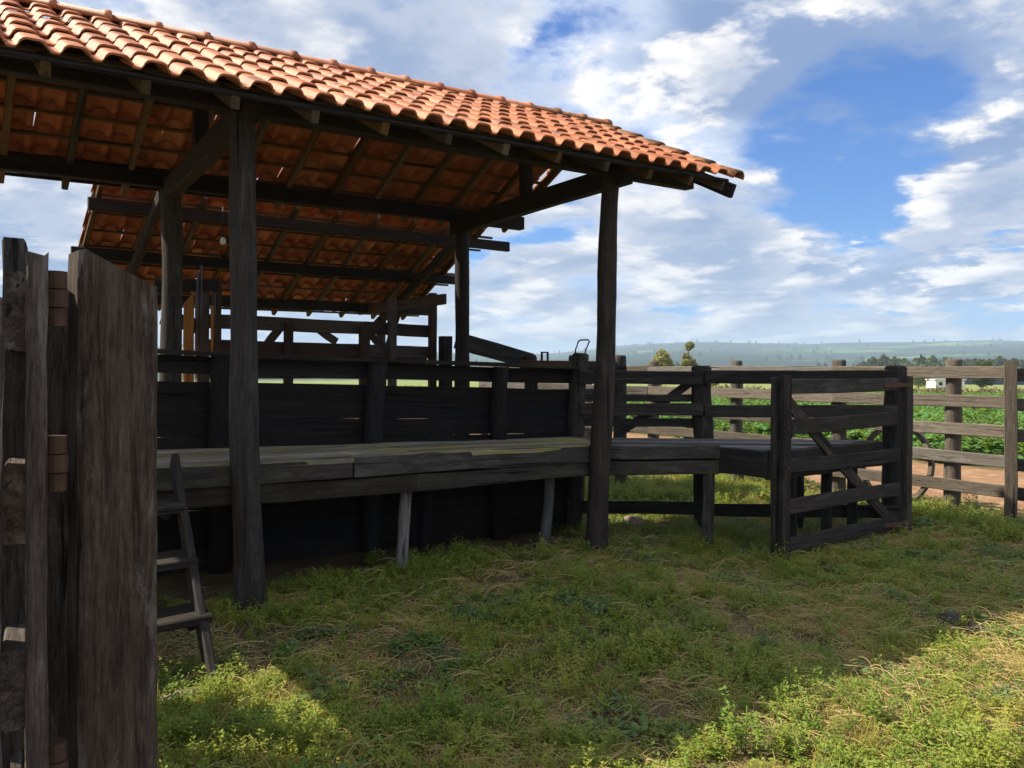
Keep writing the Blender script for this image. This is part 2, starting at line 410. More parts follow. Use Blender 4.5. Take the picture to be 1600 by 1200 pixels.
def cap_mesh(name, r0, r1, Lg, mat, collar=True):
    # half-round ridge tile, local Z along it, opening downwards (-Y)
    rings = []; n = 9
    prof = [(0, r1*1.22), (.05, r1*1.22), (.055, r1), (Lg, r0)] if collar else [(0, r1), (Lg*.5, (r0+r1)/2), (Lg, r0)]
    for z, r in prof:
        o = [(r*math.cos(t), r*math.sin(t)*.92, z) for t in np.linspace(-.15, math.pi+.15, n)]
        i = [((r-.014)*math.cos(t), (r-.014)*math.sin(t)*.92, z) for t in np.linspace(math.pi+.15, -.15, n)]
        rings.append(o+i)
    me = rings_mesh(name, rings, True); me.materials.append(mat); return me
def bake_stuff(name, items, parent, mat):
    """many alike pieces joined into one part"""
    vs = []; fs = []
    co = np.array([v.co[:] for v in TILE.vertices]); pol = [tuple(p.vertices) for p in TILE.polygons]
    for loc, q in items:
        R = np.array(q.to_matrix()); b = len(vs)
        vs += (co @ R.T+np.array(loc)-np.array(parent.location)).tolist(); fs += [tuple(i+b for i in p) for p in pol]
    me = bpy.data.meshes.new(name); me.from_pydata(vs, [], fs); me.update()
    for p in me.polygons: p.use_smooth = len(p.vertices) == 4
    me.materials.append(mat); o = bpy.data.objects.new(name, me); COL.objects.link(o); o.parent = parent
    return tag(o, kind='stuff')

# ------------------------------------------------------------------ front shelter
UL, UR = -1.15, 6.2
SH = thing('tiled_shelter', 'open shelter with orange clay tile gable roof on dark log posts', 'shelter', (1.75, 5.56, 0))
RS = .49; TIL = .016
def RP(u, v): return 4.36+TIL*(u-3)-RS*abs(v-7.0)
for (a, b, r0, r1) in (((1.75, 5.60, -.15), (1.72, 5.57, 3.52), .103, .088), ((4.88, 5.52, -.15), (5.12, 5.57, 3.52), .098, .083),
                       ((1.88, 8.42, -.15), (1.88, 8.42, 3.5), .10, .092), ((5.25, 8.42, -.15), (5.27, 8.42, 3.5), .098, .09),
                       ((-.75, 5.58, -.15), (-.75, 5.57, 3.5), .1, .09), ((-.75, 8.42, -.15), (-.75, 8.42, 3.5), .1, .09)):
    log('post', a, b, r0, r1, M['post'], SH, seg=22, wob=.014)
timber('plate_beam', (UL, 5.56, 3.47), (6.17, 5.56, 3.55), .12, .19, M['dark'], SH, seg=14)
timber('plate_beam', (UL, 8.42, 3.49), (6.17, 8.42, 3.52), .12, .16, M['dark'], SH, seg=14)
timber('ridge_beam', (UL, 7.0, RP(UL, 7)-.2), (UR-.1, 7.0, RP(UR, 7)-.2), .07, .15, M['dark'], SH, seg=14)
for u0, u1 in ((1.74, 1.86), (5.13, 5.24), (-.75, -.75)):
    timber('tie_beam', (u0, 5.36, 3.44), (u1, 8.60, 3.40), .11, .19, M['dark'], SH, seg=9)
    um = (u0+u1)/2
    timber('king_post', (um, 7.0, 3.5), (um, 7.0, RP(um, 7)-.26), .11, .11, M['dark'], SH, xdir=(1, 0, 0))
u = -1.06
while u < 6.2:
    uu = min(u, 6.1)
    timber('rafter', (uu, 5.07, RP(uu, 5.07)-.075), (uu, 7.0, RP(uu, 7)-.075), .055, .085, M['rafter'], SH, seg=6)
    timber('rafter', (uu, 8.74, RP(uu, 8.74)-.075), (uu, 7.0, RP(uu, 7)-.075), .055, .085, M['rafter'], SH, seg=6)
    u += .515
timber('rafter', (6.12, 4.98, RP(6.12, 4.98)-.09), (6.12, 7.0, RP(6.12, 7)-.09), .05, .13, M['dark'], SH, seg=6)
front_tiles = []; back_tiles = []
al = math.atan(RS); EX = .34*math.cos(al)
NC = int((UR-UL)/.206)
for r in range(7):
    for s in (-1, 1):
        v = (7.0-1.98+r*EX*.985) if s < 0 else (7.0+1.80-r*EX*.90)
        if s > 0 and r == 6: continue
        for c in range(NC):
            u = UL+.1+c*.206
            j = [random.gauss(0, .006) for _ in range(3)]
            x = Vector((s*-1., 0, 0))
            ux = Vector((1, 0, TIL)).normalized() if s < 0 else Vector((-1, 0, -TIL)).normalized()
            uy = Vector((0, math.cos(al), math.sin(al))) if s < 0 else Vector((0, -math.cos(al), math.sin(al)))
            uz = ux.cross(uy).normalized(); uy = uz.cross(ux)
            q = Matrix((ux, uy, uz)).transposed().to_quaternion() @ Quaternion((0, 0, 1), random.gauss(0, .02)) @ Quaternion((1, 0, 0), random.gauss(0, .008))
            loc = Vector((u+j[0]*.6, v+j[1], RP(u, v)+.012+abs(j[2])*.4))
            (front_tiles if s < 0 else back_tiles).append((loc, q))
# the tiles that show largest are parts of their own, the rest one part
front_tiles.sort(key=lambda t: -t[0].x); back_tiles.sort(key=lambda t: abs(t[0].x-3.0))
single = front_tiles[:min(len(front_tiles), 215)]; rest = front_tiles[215:]
nb = 300-len(single); single_b = back_tiles[:nb]; rest += back_tiles[nb:]
for loc, q in single+single_b: link('roof_tile', TILE, None, SH, loc, q)
bake_stuff('roof_tiles', rest, SH, M['tile'])
for r in range(7):
    for s in (-1, 1):
        v = 7.0+s*(1.93-r*EX*.985) if s < 0 else 7.0+1.74-r*EX*.90
        if s > 0 and r == 6: continue
        timber('batten', (UL, v, RP(UL, v)-.02), (UR-.05, v, RP(UR, v)-.02), .05, .028, M['dark' if r == 0 else 'rafter'], SH, seg=10, jit=.002)
CAP = cap_mesh('ridge_cap', .072, .078, .40, M['tile']); CAPM = cap_mesh('ridge_cap', .072, .078, .40, M['mosstile'])
u = UL
k = 0
while u < UR-.2:
    z = RP(u, 7)+.052
    q = frame((u+.4, 7, z+TIL*.4), (u, 7, z)) @ Quaternion((0, 0, 1), random.gauss(0, .03))
    link('ridge_cap', CAPM if u > 5.0 else CAP, None, SH, (u+.39, 7.0+random.gauss(0, .006), z+.006), q); u += .375
VC = cap_mesh('verge_cap', .062, .078, .42, M['mosstile'], False)
for s in (-1, 1):
    for side in (UR, UL-.02):
        for k in range(6):
            v0 = 7.0+s*(2.02 if s < 0 else 1.84)-s*k*.335; v1 = v0-s*.37
            z0 = RP(side, v0)+.045; z1 = RP(side, v1)+.035
            if abs(v1-7) > 2.5 or (v1-7)*s < -.12: continue
            link('verge_cap', VC, None, SH, (side+random.gauss(0, .006), v0, z0), frame((side, v0, z0), (side, v1, z1)))
# ------------------------------------------------------------------ rear lean-to
LT = thing('rear_lean_to', 'lean-to roof of clay tiles sloping down behind the front shelter', 'shelter', (5.4, 9.4, 0))
Q0 = 3.55; QS = .466
def QP(v): return Q0-QS*(v-9.5)
LU0, LU1 = 1.36, 6.48
for v, e0, e1 in ((9.5, 1.3, 6.72), (10.4, 1.25, 6.60), (11.3, 1.3, 6.5)):
    timber('purlin', (e0, v, QP(v)-.155), (e1, v, QP(v)-.155), .08, .13, M['dark'], LT, seg=12)
for u in (1.9, 5.62):
    timber('principal_rafter', (u, 8.55, QP(8.9)-.26), (u, 11.75, QP(11.75)-.26), .08, .12, M['dark'], LT, seg=8)
    log('post', (u, 11.35, -.15), (u, 11.35, QP(11.35)-.25), .085, .075, M['post'], LT)
    timber('brace', (u, 11.3, 1.75), (u, 10.6, QP(10.6)-.28), .06, .09, M['dark'], LT)
u = LU0+.04
while u < LU1:
    timber('rafter', (u, 9.32, QP(9.32)-.055), (u, 11.72, QP(11.72)-.055), .05, .07, M['rafter'], LT, seg=6); u += .53
a2 = math.atan(QS); EX2 = .34*math.cos(a2)
for r in range(8):
    v = 11.78-r*EX2
    timber('batten', (LU0, v-.06, QP(v-.06)-.012), (LU1, v-.06, QP(v-.06)-.012), .05, .026, M['rafter'], LT, seg=10, jit=.002)
    for c in range(int((LU1-LU0)/.206)):
        u = LU0+.1+c*.206
        ux = Vector((-1, 0, 0)); uy = Vector((0, -math.cos(a2), math.sin(a2))); uz = ux.cross(uy)
        q = Matrix((ux, uy, uz)).transposed().to_quaternion() @ Quaternion((0, 0, 1), random.gauss(0, .014))
        link('roof_tile', TILE, None, LT, (u+random.gauss(0, .004), v+random.gauss(0, .008), QP(v)+.014+random.random()*.004), q)
for k in range(14):
    u = LU0+k*.38; link('ridge_cap', CAP, None, LT, (u+.39, 9.33, QP(9.33)+.06), frame((u+.4, 0, 0), (u, 0, 0)))

# ------------------------------------------------------------------ plank wall behind the platform
WL = thing('plank_wall', 'dark plank wall with a narrow ledge behind the raised platform', 'wall', (1.47, 6.95, 0))
def wv(u): return 6.95-.09*(u-1.5)
def lz(u): return 1.814-.0335*(u-1.47)
def wseg(name, u0, u1, zt, zb, th, dv, mat):
    h = zt-zb
    timber(name, (u0, wv(u0)+dv, lz(u0)+(zt+zb)/2), (u1, wv(u1)+dv, lz(u1)+(zt+zb)/2), th, h, mat, WL, ch=.004, jit=.002)
for u0, u1 in ((.55, 3.27), (3.275, 5.50)):
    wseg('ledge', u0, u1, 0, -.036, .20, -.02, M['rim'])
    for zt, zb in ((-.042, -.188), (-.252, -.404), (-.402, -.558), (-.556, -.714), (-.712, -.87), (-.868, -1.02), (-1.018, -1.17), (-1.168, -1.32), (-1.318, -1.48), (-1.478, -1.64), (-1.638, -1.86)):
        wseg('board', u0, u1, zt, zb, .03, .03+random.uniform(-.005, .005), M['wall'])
for u, top in ((.7, -.04), (1.93, -.04), (3.27, -.04), (4.58, -.04)):
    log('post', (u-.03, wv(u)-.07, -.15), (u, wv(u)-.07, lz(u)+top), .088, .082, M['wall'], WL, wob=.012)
log('post', (5.46, wv(5.5)-.05, -.15), (5.56, wv(5.5)-.05, 1.80), .092, .083, M['gate'], WL, wob=.012, dome=.015)
# ------------------------------------------------------------------ raised platform
PF = thing('loading_platform', 'long raised plank platform on short stubs under the shelter', 'platform', (1.2, 5.7, 0))
def dz(u): return 1.015-.018*(u-1.2)
for k in range(6):
    for u0, u1 in ((.3, 2.9+.3*(k % 2)), (2.91+.3*(k % 2), 5.05+.08*k)):
        v0 = 5.72+k*.197; f = lambda u: (wv(u)-.02-5.72)/1.18
        timber('deck_plank', (u0, 5.72+(k*.197)*f(u0), dz(u0)-.02+random.uniform(-.004, .004)), (u1, 5.72+(k*.197)*f(u1), dz(u1)-.02+random.uniform(-.004, .004)), .188, .04, M['deck'], PF, ch=.005)
for u0, u1 in ((.3, 2.55), (2.555, 4.98)):
    timber('rim_beam', (u0, 5.655, dz(u0)-.075), (u1, 5.655, dz(u1)-.075), .07, .15, M['rim'], PF)
for u0, u1 in ((.35, 3.1), (3.105, 4.98)):
    timber('lower_beam', (u0, 5.69, dz(u0)-.222), (u1, 5.69, dz(u1)-.222), .09, .132, M['rim'], PF, bow=.008, jit=.005)
for (u, v, r) in ((3.06, 5.80, .047), (4.66, 5.98, .05), (.55, 5.8, .05), (2.0, 6.3, .06), (3.6, 6.4, .06)):
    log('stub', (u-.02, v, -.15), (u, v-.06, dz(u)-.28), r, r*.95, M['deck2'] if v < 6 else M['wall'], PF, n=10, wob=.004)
for u in (.6, 1.9, 3.2, 4.5):
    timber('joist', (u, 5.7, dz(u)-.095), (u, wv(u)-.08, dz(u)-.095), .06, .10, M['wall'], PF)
# ------------------------------------------------------------------ turning walkway at the platform's end
WK = thing('turning_walkway', 'grey plank walkway that turns from the platform towards the slatted gate', 'walkway', (5.9, 5.0, 0))
ZD = .935
poly = [(4.98, 5.62), (5.9, 5.0), (5.97, 4.5), (7.72, 4.5), (7.55, 4.78), (5.62, 6.44), (5.1, 6.5)]
dv_ = Vector((.753, -.658)); nv = Vector((.658, .753))
def clip(poly, d0, d1):
    def half(P, sgn, d):
        out = []
        for i in range(len(P)):
            a = Vector(P[i]); b = Vector(P[(i+1) % len(P)]); fa = sgn*(a.dot(nv)-d); fb = sgn*(b.dot(nv)-d)
            if fa >= 0: out.append(a)
            if fa*fb < 0: out.append(a+(b-a)*(fa/(fa-fb)))
        return out
    P = half([Vector(p) for p in poly], 1, d0); return half(P, -1, d1) if len(P) > 2 else []
ds = [Vector(p).dot(nv) for p in poly]; d = min(ds)
while d < max(ds):
    P = clip(poly, d+.006, d+.176)
    if len(P) > 2:
        zc = ZD+random.uniform(-.012, .006); c = sum(P, Vector((0, 0)))/len(P); n_ = len(P)
        ang = math.atan2(dv_.y, dv_.x); q = frame((0, 0, 0), (dv_.x, dv_.y, 0)); qi = q.inverted()
        vs = [tuple(qi @ Vector((p.x-c.x, p.y-c.y, zz+random.uniform(-.004, .004)))) for zz in (-.04, 0) for p in P]
        fs = [tuple(range(n_-1, -1, -1)), tuple(range(n_, 2*n_))]+[(i, (i+1) % n_, n_+(i+1) % n_, n_+i) for i in range(n_)]
        me = bpy.data.meshes.new('deck_plank'); me.from_pydata(vs, [], fs); me.update()
        bm = bmesh.new(); bm.from_mesh(me); bmesh.ops.recalc_face_normals(bm, faces=bm.faces); bm.to_mesh(me); bm.free()
        link('deck_plank', me, M['deck2'], WK, (c.x, c.y, zc), q)
    d += .182
def bar(name, a, b, z, h, th, mat, par, **k): return timber(name, (a[0], a[1], z), (b[0], b[1], z), th, h, mat, par, **k)
bar('rim_beam', (4.99, 5.585), (5.9, 4.96), .885, .125, .07, M['rim'], WK)
bar('lower_beam', (4.99, 5.60), (5.9, 4.975), .74, .125, .08, M['rim'], WK)
bar('rim_beam', (5.905, 4.97), (5.95, 4.46), .815, .235, .07, M['rim'], WK)
bar('rim_beam', (5.96, 4.455), (7.74, 4.455), .80, .24, .07, M['rim'], WK)
bar('joist', (5.3, 6.3), (7.5, 4.62), .82, .13, .08, M['wall'], WK)
bar('joist', (5.2, 5.75), (6.6, 4.6), .80, .12, .08, M['wall'], WK)
for u, v in ((5.82, 5.03), (7.06, 4.62), (7.5, 4.62), (5.02, 5.70), (6.5, 4.62)):
    timber('stub', (u, v, -.1), (u+.02, v, .70), .09, .085, M['rim'], WK, xdir=(1, .3, 0))
RF = thing('walkway_rail_fence', 'dark rail fence on log posts along the outer side of the turning walkway', 'fence', (6.45, 5.72, 0))
def ol(s, off=0): return (5.55+2.4*s+off*.658, 6.52-2.1*s+off*.753)
for s, r in ((.40, .105), (1.0, .115), (.70, .07)):
    p = ol(s, .03); log('post', (p[0], p[1], -.1), (p[0], p[1], 1.665 if r > .08 else .9), r, r*.92, M['gate'], RF, dome=.02)
for s0, s1 in ((.0, .395), (.40, 1.0)):
    for z, h in ((1.565, .135), (1.225, .125), (.21, .13)):
        bar('rail', ol(s0, -.09), ol(s1, -.09), z+random.uniform(-.006, .006), h, .035, M['gate'], RF)
for z, h in ((1.345, .075), (1.085, .085)):
    bar('rail', ol(.0, .06), ol(.4, .06), z, h, .03, M['gate'], RF)
a = ol(.12, .1); b = ol(.36, .1)
timber('brace', (a[0], a[1], .95), (b[0], b[1], 1.5), .03, .09, M['gate'], RF)

# ------------------------------------------------------------------ slatted gate
GT = thing('slatted_gate', 'dark five-board gate with a diagonal brace standing on the grass', 'gate', (6.0, 4.37, 0))
GV = 4.37
pk = lambda x, y: -abs(x)*1.1
for du, dv, tp in ((0.0, .045, 1.64), (0.0, -.045, 1.66)):
    stl = timber('stile', (6.0+du, GV+dv, -.01), (6.02+du, GV+dv, tp), .115, .045, M['gate'], GT, xdir=(1, 0, 0), top=pk)
    str_ = timber('stile', (8.02+du, GV+dv, -.01), (8.03+du, GV+dv, tp-.02), .115, .045, M['gate'], GT, xdir=(1, 0, 0), top=pk)
for zt, zb in ((1.56, 1.43), (1.21, 1.075), (.855, .72), (.505, .375), (.165, .04)):
    timber('board', (6.06, GV, (zt+zb)/2), (7.97, GV, (zt+zb)/2+random.uniform(-.008, .008)), .038, zt-zb, M['gate'], GT)
timber('brace', (6.1, GV+.04, 1.42), (7.85, GV+.04, .10), .035, .11, M['gate'], GT)
BOLT = rings_mesh('bolt', [[(.011*math.cos(t), .011*math.sin(t), z) for t in np.linspace(0, 6.283, 8, endpoint=False)] for z in (0, .012)])
BOLT.materials.append(M['steel'])
for z in (1.5, 1.14, .79, .44, .1):
    for uu, st_ in ((6.01, stl), (8.02, str_)): under(link('bolt', BOLT, None, GT, (uu, GV-.066, z), frame((0, 0, 0), (0, -1, 0))), st_)
for z in (1.32, .28):
    timber('strap_hinge', (7.62, GV-.024, z*1.0+.17 if z > 1 else z-.18), (8.06, GV-.074, z+.17 if z > 1 else z-.18), .008, .045, M['iron'], GT, ch=.001, jit=.0005, bow=0)
link('chain', tube_mesh('chain', [(0, 0, 0), (.02, -.05, -.06), (.0, -.06, -.16), (-.01, -.03, -.24)], .008, 6), M['steel'], GT, (6.03, GV-.07, 1.30))
# ------------------------------------------------------------------ pale boundary fence and corner post
FE = thing('boundary_fence', 'sun-bleached five-rail fence on round posts beside the clay track', 'fence', (9.4, 4.55, 0))
fv = [4.55, 5.98, 7.6, 9.26, 10.9, 12.6, 14.2]
for v in fv: log('post', (9.42, v, -.15), (9.42, v, 1.74), .092, .088, M['pale'], FE, dome=.02, wob=.006)
ends = [3.93]+fv[1::2]
for i, zt in enumerate((1.68, 1.36, 1.04, .73, .41)):
    v0 = 3.93
    for v1 in (5.98, 9.26, 12.6, 14.2):
        timber('rail', (9.305, v0, zt-.068+random.uniform(-.008, .008)), (9.305, v1-.004, zt-.068+random.uniform(-.008, .008)), .04, .135, M['pale'], FE, bow=.006); v0 = v1
CF = thing('corner_fence_panel', 'square weathered post with rails running on from the bleached fence', 'fence', (9.18, 3.85, 0))
timber('post', (9.18, 3.85, -.15), (9.2, 3.85, 1.73), .12, .12, M['pale'], CF, xdir=(.9, .4, 0))
for zt in (1.66, 1.34, 1.02, .71, .40):
    timber('rail', (9.30, 3.90, zt-.07), (9.36, 2.2, zt-.07), .04, .135, M['pale'], CF)
log('post', (9.42, 2.2, -.1), (9.42, 2.2, 1.72), .09, .085, M['pale'], CF)
# bent wooden ring
rg = []
for k in range(41):
    t = 2*math.pi*k/40; rg.append([(.50*math.cos(t)*q, b, .50*math.sin(t)*q) for q, b in ((.90, -.03), (1, -.03), (1, .03), (.90, .03))])
rm = rings_mesh('wheel_rim', rg, False)
tag(link('wheel_rim', rm, M['pale'], None, (9.66, 5.36, .47), Quaternion((0, 0, 1), 1.45) @ Quaternion((1, 0, 0), .12)), 'bare grey wheel rim leaning behind the bleached fence', 'wheel')

# ------------------------------------------------------------------ foreground hinge post and gate leaf
HP = thing('hinge_post', 'thick brown gate post with slanted weathered top in the foreground', 'gate post', (.42, 2.55, 0))
sl_top = lambda x, y: (-(x+.06)*.72 if x > -.06 else 0)-.03*(x > .08)
timber('post', (.405, 2.52, -.2), (.412, 2.52, 2.0), .205, .15, M['near'], HP, seg=24, jit=.0025, ch=.014, xdir=(.995, .08, 0), top=sl_top, bow=.003)
timber('back_post', (.30, 2.80, -.2), (.30, 2.80, 1.98), .10, .10, M['near'], HP, seg=10, xdir=(1, 0, 0), top=lambda x, y: -abs(y)*.6)
for z in (1.86, 1.42, .6):
    for k, (dz_, m_) in enumerate(((.05, 'iron'), (.0, 'iron'), (-.05, 'iron'))):
        q = rings_mesh('hinge', [[((.027+.004*(k == 1))*math.cos(t), (.027+.004*(k == 1))*math.sin(t), zz) for t in np.linspace(0, 6.283, 14, endpoint=False)] for zz in (-.0235, .0235)])
        link('hinge', q, M[m_], HP, (.262, 2.47, z+dz_))
GL = thing('open_gate_leaf', 'heavy board gate leaf with pointed stiles swung open beside the hinge post', 'gate', (.18, 2.4, 0))
ld = Vector((.085, 1.0, 0)).normalized(); lx = Vector((ld.y, -ld.x, 0))
g0 = Vector((.165, 2.38, 0))
for off, th_ in ((-.066, .05), (.046, .048)):
    for dist in (0.05, 1.75):
        p = g0+lx*off+ld*dist
        timber('stile', (p.x, p.y, .05), (p.x, p.y, 2.04), th_, .14, M['near'], GL, seg=18, xdir=tuple(lx), top=lambda x, y: -abs(y)*1.1, jit=.003)
p = g0+ld*.30-lx*.012
timber('stile', (p.x, p.y, .05), (p.x, p.y, 2.06), .06, .14, M['near'], GL, seg=16, xdir=tuple(lx), top=lambda x, y: -abs(x)*1.4)
for z in (1.82, 1.33, .86, .40):
    a = g0+ld*.0; b = g0+ld*1.82
    timber('rail', (a.x, a.y, z), (b.x, b.y, z), .056, .20, M['near'], GL)
a = g0+ld*.15; b = g0+ld*1.7
timber('brace', (a.x+lx.x*.0, a.y, .5), (b.x, b.y, 1.25), .03, .12, M['near'], GL)
SF = thing('side_rail_fence', 'grey rail fence seen in the slit beside the hinge post', 'fence', (.1, 4.6, 0))
for z in (.14, .37, .60, .83, 1.06, 1.29):  # fence closed up with extra rails, added to shade the ground by the ladder
    timber('rail', (-1.4, 4.55, z), (.36, 4.75, z+.02), .04, .20, M['pale'], SF)
log('post', (.28, 4.82, -.1), (.28, 4.84, 1.45), .07, .065, M['gate'], SF)
# ------------------------------------------------------------------ ladder
LD = thing('wooden_ladder', 'short wooden step ladder leaning on the platform edge', 'ladder', (1.14, 4.42, 0))
for u in (.63, 1.19):
    timber('stringer', (u, 4.36, -.03), (u+.08, 5.60, 1.06), .045, .11, M['gate'], LD, xdir=(1, 0, 0))
for z in (.27, .53, .80):
    t = z/1.06; v = 4.42+1.18*t
    td = timber('tread', (.61, v+.05, z), (1.25, v+.05, z), .30, .05, M['rim'], LD)
    for u in (.69, 1.16): under(timber('cleat', (u, v-.02, z-.045), (u, v+.13, z-.045), .04, .04, M['gate'], LD), td)
# ------------------------------------------------------------------ cattle chute behind the wall
CH = thing('cattle_chute', 'brown board cattle chute with uprights beyond the plank wall', 'cattle chute', (3.4, 9.5, 0))
for z in (2.19, 1.90, 1.62, 1.3, .9, .5):
    timber('rail', (2.5, 9.5, z), (4.45, 9.5, z-.02), .04, .165, M['brown'], CH)
    timber('rail', (4.455, 9.5, z-.02), (5.42, 9.5, z-.04), .04, .16, M['brown'], CH)
for u, zt, wd in ((3.44, 2.2, .10), (4.44, 2.18, .13), (4.83, 2.56, .10), (5.43, 2.66, .10)):
    timber('upright', (u, 9.44, -.1), (u, 9.44, zt), wd, .08, M['brown'], CH, xdir=(1, 0, 0))
timber('cross_plank', (5.4, 9.05, 2.55), (5.36, 11.6, 2.55), .04, .14, M['brown'], CH)
timber('filler', (3.0, 9.56, 1.76), (5.4, 9.56, 1.74), .03, .10, M['brown'], CH)
timber('brace', (3.15, 9.53, 1.85), (3.38, 9.53, 2.15), .03, .10, M['brown'], CH)
timber('brace', (4.1, 9.53, 1.98), (3.85, 9.53, 2.14), .03, .10, M['brown'], CH)
timber('brace', (4.5, 9.53, 2.16), (4.75, 9.53, 1.9), .03, .10, M['brown'], CH)
HG = thing('head_gate', 'wooden head gate with planks painted in sunlit orange and iron rods at the end of the chute', 'head gate', (2.4, 9.4, 0))
timber('upright', (2.45, 9.45, -.1), (2.45, 9.45, 2.66), .13, .12, M['brown'], HG, xdir=(1, 0, 0))
timber('upright', (2.62, 9.5, -.1), (2.62, 9.5, 2.62), .09, .09, M['brown'], HG, xdir=(1, 0, 0))
timber('plank', (2.28, 9.36, .2), (2.28, 9.36, 2.42), .11, .035, M['sunlit_orange'], HG, xdir=(1, 0, 0), top=lambda x, y: x*1.2)
timber('plank', (2.52, 9.30, .2), (2.52, 9.30, 2.36), .03, .035, M['sunlit_orange'], HG, xdir=(1, 0, 0))
timber('cross_plank', (1.95, 9.42, 2.56), (2.62, 9.40, 2.60), .04, .14, M['gate'], HG)
timber('cross_plank', (2.0, 9.40, 2.22), (2.4, 9.40, 2.12), .03, .16, M['gate'], HG)
for u, zt in ((2.36, 2.74), (2.40, 2.80), (2.545, 2.5)):
    link('rod', tube_mesh('rod', [(0, 0, 0), (0, 0, .45), (0, 0, zt-1.9)], .012), M['steel'], HG, (u, 9.30, 1.9))
timber('block', (2.05, 9.38, 2.02), (2.2, 9.38, 2.02), .08, .1, M['dark'], HG)
# far pen between chute and boundary fence
PN = thing('holding_pen_fence', 'dark pen fence with a sloping top board between chute and pale fence', 'fence', (5.6, 8.9, 0))
timber('post', (5.55, 9.3, -.1), (5.55, 9.3, 2.08), .14, .14, M['gate'], PN, xdir=(1, 0, 0))
timber('sloping_board', (5.5, 8.95, 2.02), (6.65, 8.85, 1.74), .05, .22, M['gate'], PN)
for z in (1.58, 1.30, 1.02): timber('rail', (5.6, 8.95, z), (7.7, 8.2, z), .04, .14, M['gate'], PN)
timber('rail', (6.2, 8.5, 1.69), (7.2, 8.1, 1.69), .05, .12, M['brown'], PN)
for u, v in ((6.55, 8.72), (7.1, 8.45), (7.7, 8.2)): log('post', (u, v, -.1), (u, v, 1.80), .09, .085, M['gate'], PN, dome=.03)
link('latch', tube_mesh('latch', [(0, 0, 0), (0, 0, .12), (.10, 0, .12), (.10, 0, 0)], .018, 6), M['iron'], PN, (6.48, 8.4, 1.74))
# latch handle on the wall's end post
pts = [(-.05, 0, 0), (-.052, 0, .05), (-.02, 0, .14), (.0, 0, .155), (.085, 0, .16), (.10, 0, .145), (.06, 0, .05), (.05, 0, 0)]
tag(link('latch_handle', tube_mesh('latch_handle', pts, .0085), M['steel'], None, (5.56, 6.54, 1.80), Quaternion((0, 0, 1), -.5)), 'bent iron loop handle on top of the wall end post', 'handle')
PG = thing('pivot_gate_bar', 'dark upright gate bar with pale iron straps beside the wall end post', 'gate', (5.75, 6.5, 0))
timber('bar', (5.75, 6.47, .98), (5.75, 6.47, 1.66), .07, .06, M['gate'], PG)
timber('cross_bar', (5.6, 6.56, 1.62), (6.0, 6.3, 1.62), .05, .12, M['gate'], PG)
for z in (1.5, 1.28, 1.03): timber('strap', (5.70, 6.42, z-.045), (5.70, 6.42, z+.045), .06, .02, M['roofgrey'], PG, xdir=(1, -.5, 0))
# bulbs
def bulb(loc, drop, label):
    B = thing('light_bulb', label, 'light bulb', loc, None)
    prof = [(.004, -.115), (.018, -.112), (.029, -.095), (.031, -.08), (.026, -.06), (.016, -.04), (.014, -.03)]
    link('glass', rings_mesh('glass', [[(r*math.cos(t), r*math.sin(t), z) for t in np.linspace(0, 6.283, 14, endpoint=False)] for r, z in prof], True), M['bulb'], B, loc)
    link('socket', rings_mesh('socket', [[(r*math.cos(t), r*math.sin(t), z) for t in np.linspace(0, 6.283, 12, endpoint=False)] for r, z in ((.018, -.035), (.02, -.01), (.012, .01))], True), M['socket'], B, loc)
    link('cord', tube_mesh('cord', [(0, 0, 0), (0, 0, drop*.5), (0, 0, drop)], .004, 6), M['socket'], B, loc)
bulb((3.33, 6.62, RP(3.33, 6.62)-.20), .17, 'bare light bulb hanging under the front tile roof')
bulb((2.55, 9.0, 3.12), .3, 'bare light bulb hanging at the lean-to beside the near post')

# ------------------------------------------------------------------ country beyond
def leaf_cloud(name, n, fn, size, mat, parent, loc):
    vs = np.zeros((n*4, 3)); P = fn(n)
    a = rng.normal(size=(n, 3)); a /= np.linalg.norm(a, axis=1)[:, None]; b = np.cross(a, rng.normal(size=(n, 3))); b /= np.linalg.norm(b, axis=1)[:, None]
    s = size*rng.uniform(.6, 1.4, n)[:, None]
    vs[0::4] = P-a*s; vs[1::4] = P+b*s*.5; vs[2::4] = P+a*s; vs[3::4] = P-b*s*.5
    me = bpy.data.meshes.new(name); me.from_pydata(vs.tolist(), [], [(4*i, 4*i+1, 4*i+2, 4*i+3) for i in range(n)]); me.update()
    return link(name, me, mat, parent, loc)
def clumps(cs, rs):
    cs = np.array(cs); rs = np.array(rs)
    def f(n):
        k = rng.choice(len(cs), n, p=rs**2/np.sum(rs**2)); d = rng.normal(size=(n, 3)); d /= np.linalg.norm(d, axis=1)[:, None]
        return cs[k]+d*(rs[k]*rng.uniform(.35, 1, n)**.5)[:, None]*np.array([1, 1, .8])
    return f
def tree(px_, dist, h, wd, label, mat, name='tree', nl=2600, tall=False):
    d = RT*((px_-800)/1260)+FW; x, y = d.x*dist, d.y*dist; z = float(gz(x, y))
    T = thing(name, label, 'tree', (x, y, z-.1))
    me = tube_mesh('trunk', [(0, 0, 0), (.04*h, .02*h, h*.3), (.01*h, 0, h*.6), (0, .02*h, h*.93)], .022*h, 7); link('trunk', me, M['bark'], T, (x, y, z-.1))
    cs = []; rs = []
    for k in range(16 if not tall else 12):
        t = random.uniform(.2, .95); rr = wd*.5*(math.sin(math.pi*min(1, t*.9+.08))**.6 if not tall else (1-t*.75))
        an = random.random()*6.28; q = random.uniform(.2, .75)*rr
        cs.append((q*math.cos(an), q*math.sin(an), h*t)); rs.append(max(.12*wd, rr*random.uniform(.3, .55)))
    leaf_cloud('crown', nl, clumps(cs, rs), h*.035, mat, T, (x, y, z-.1))
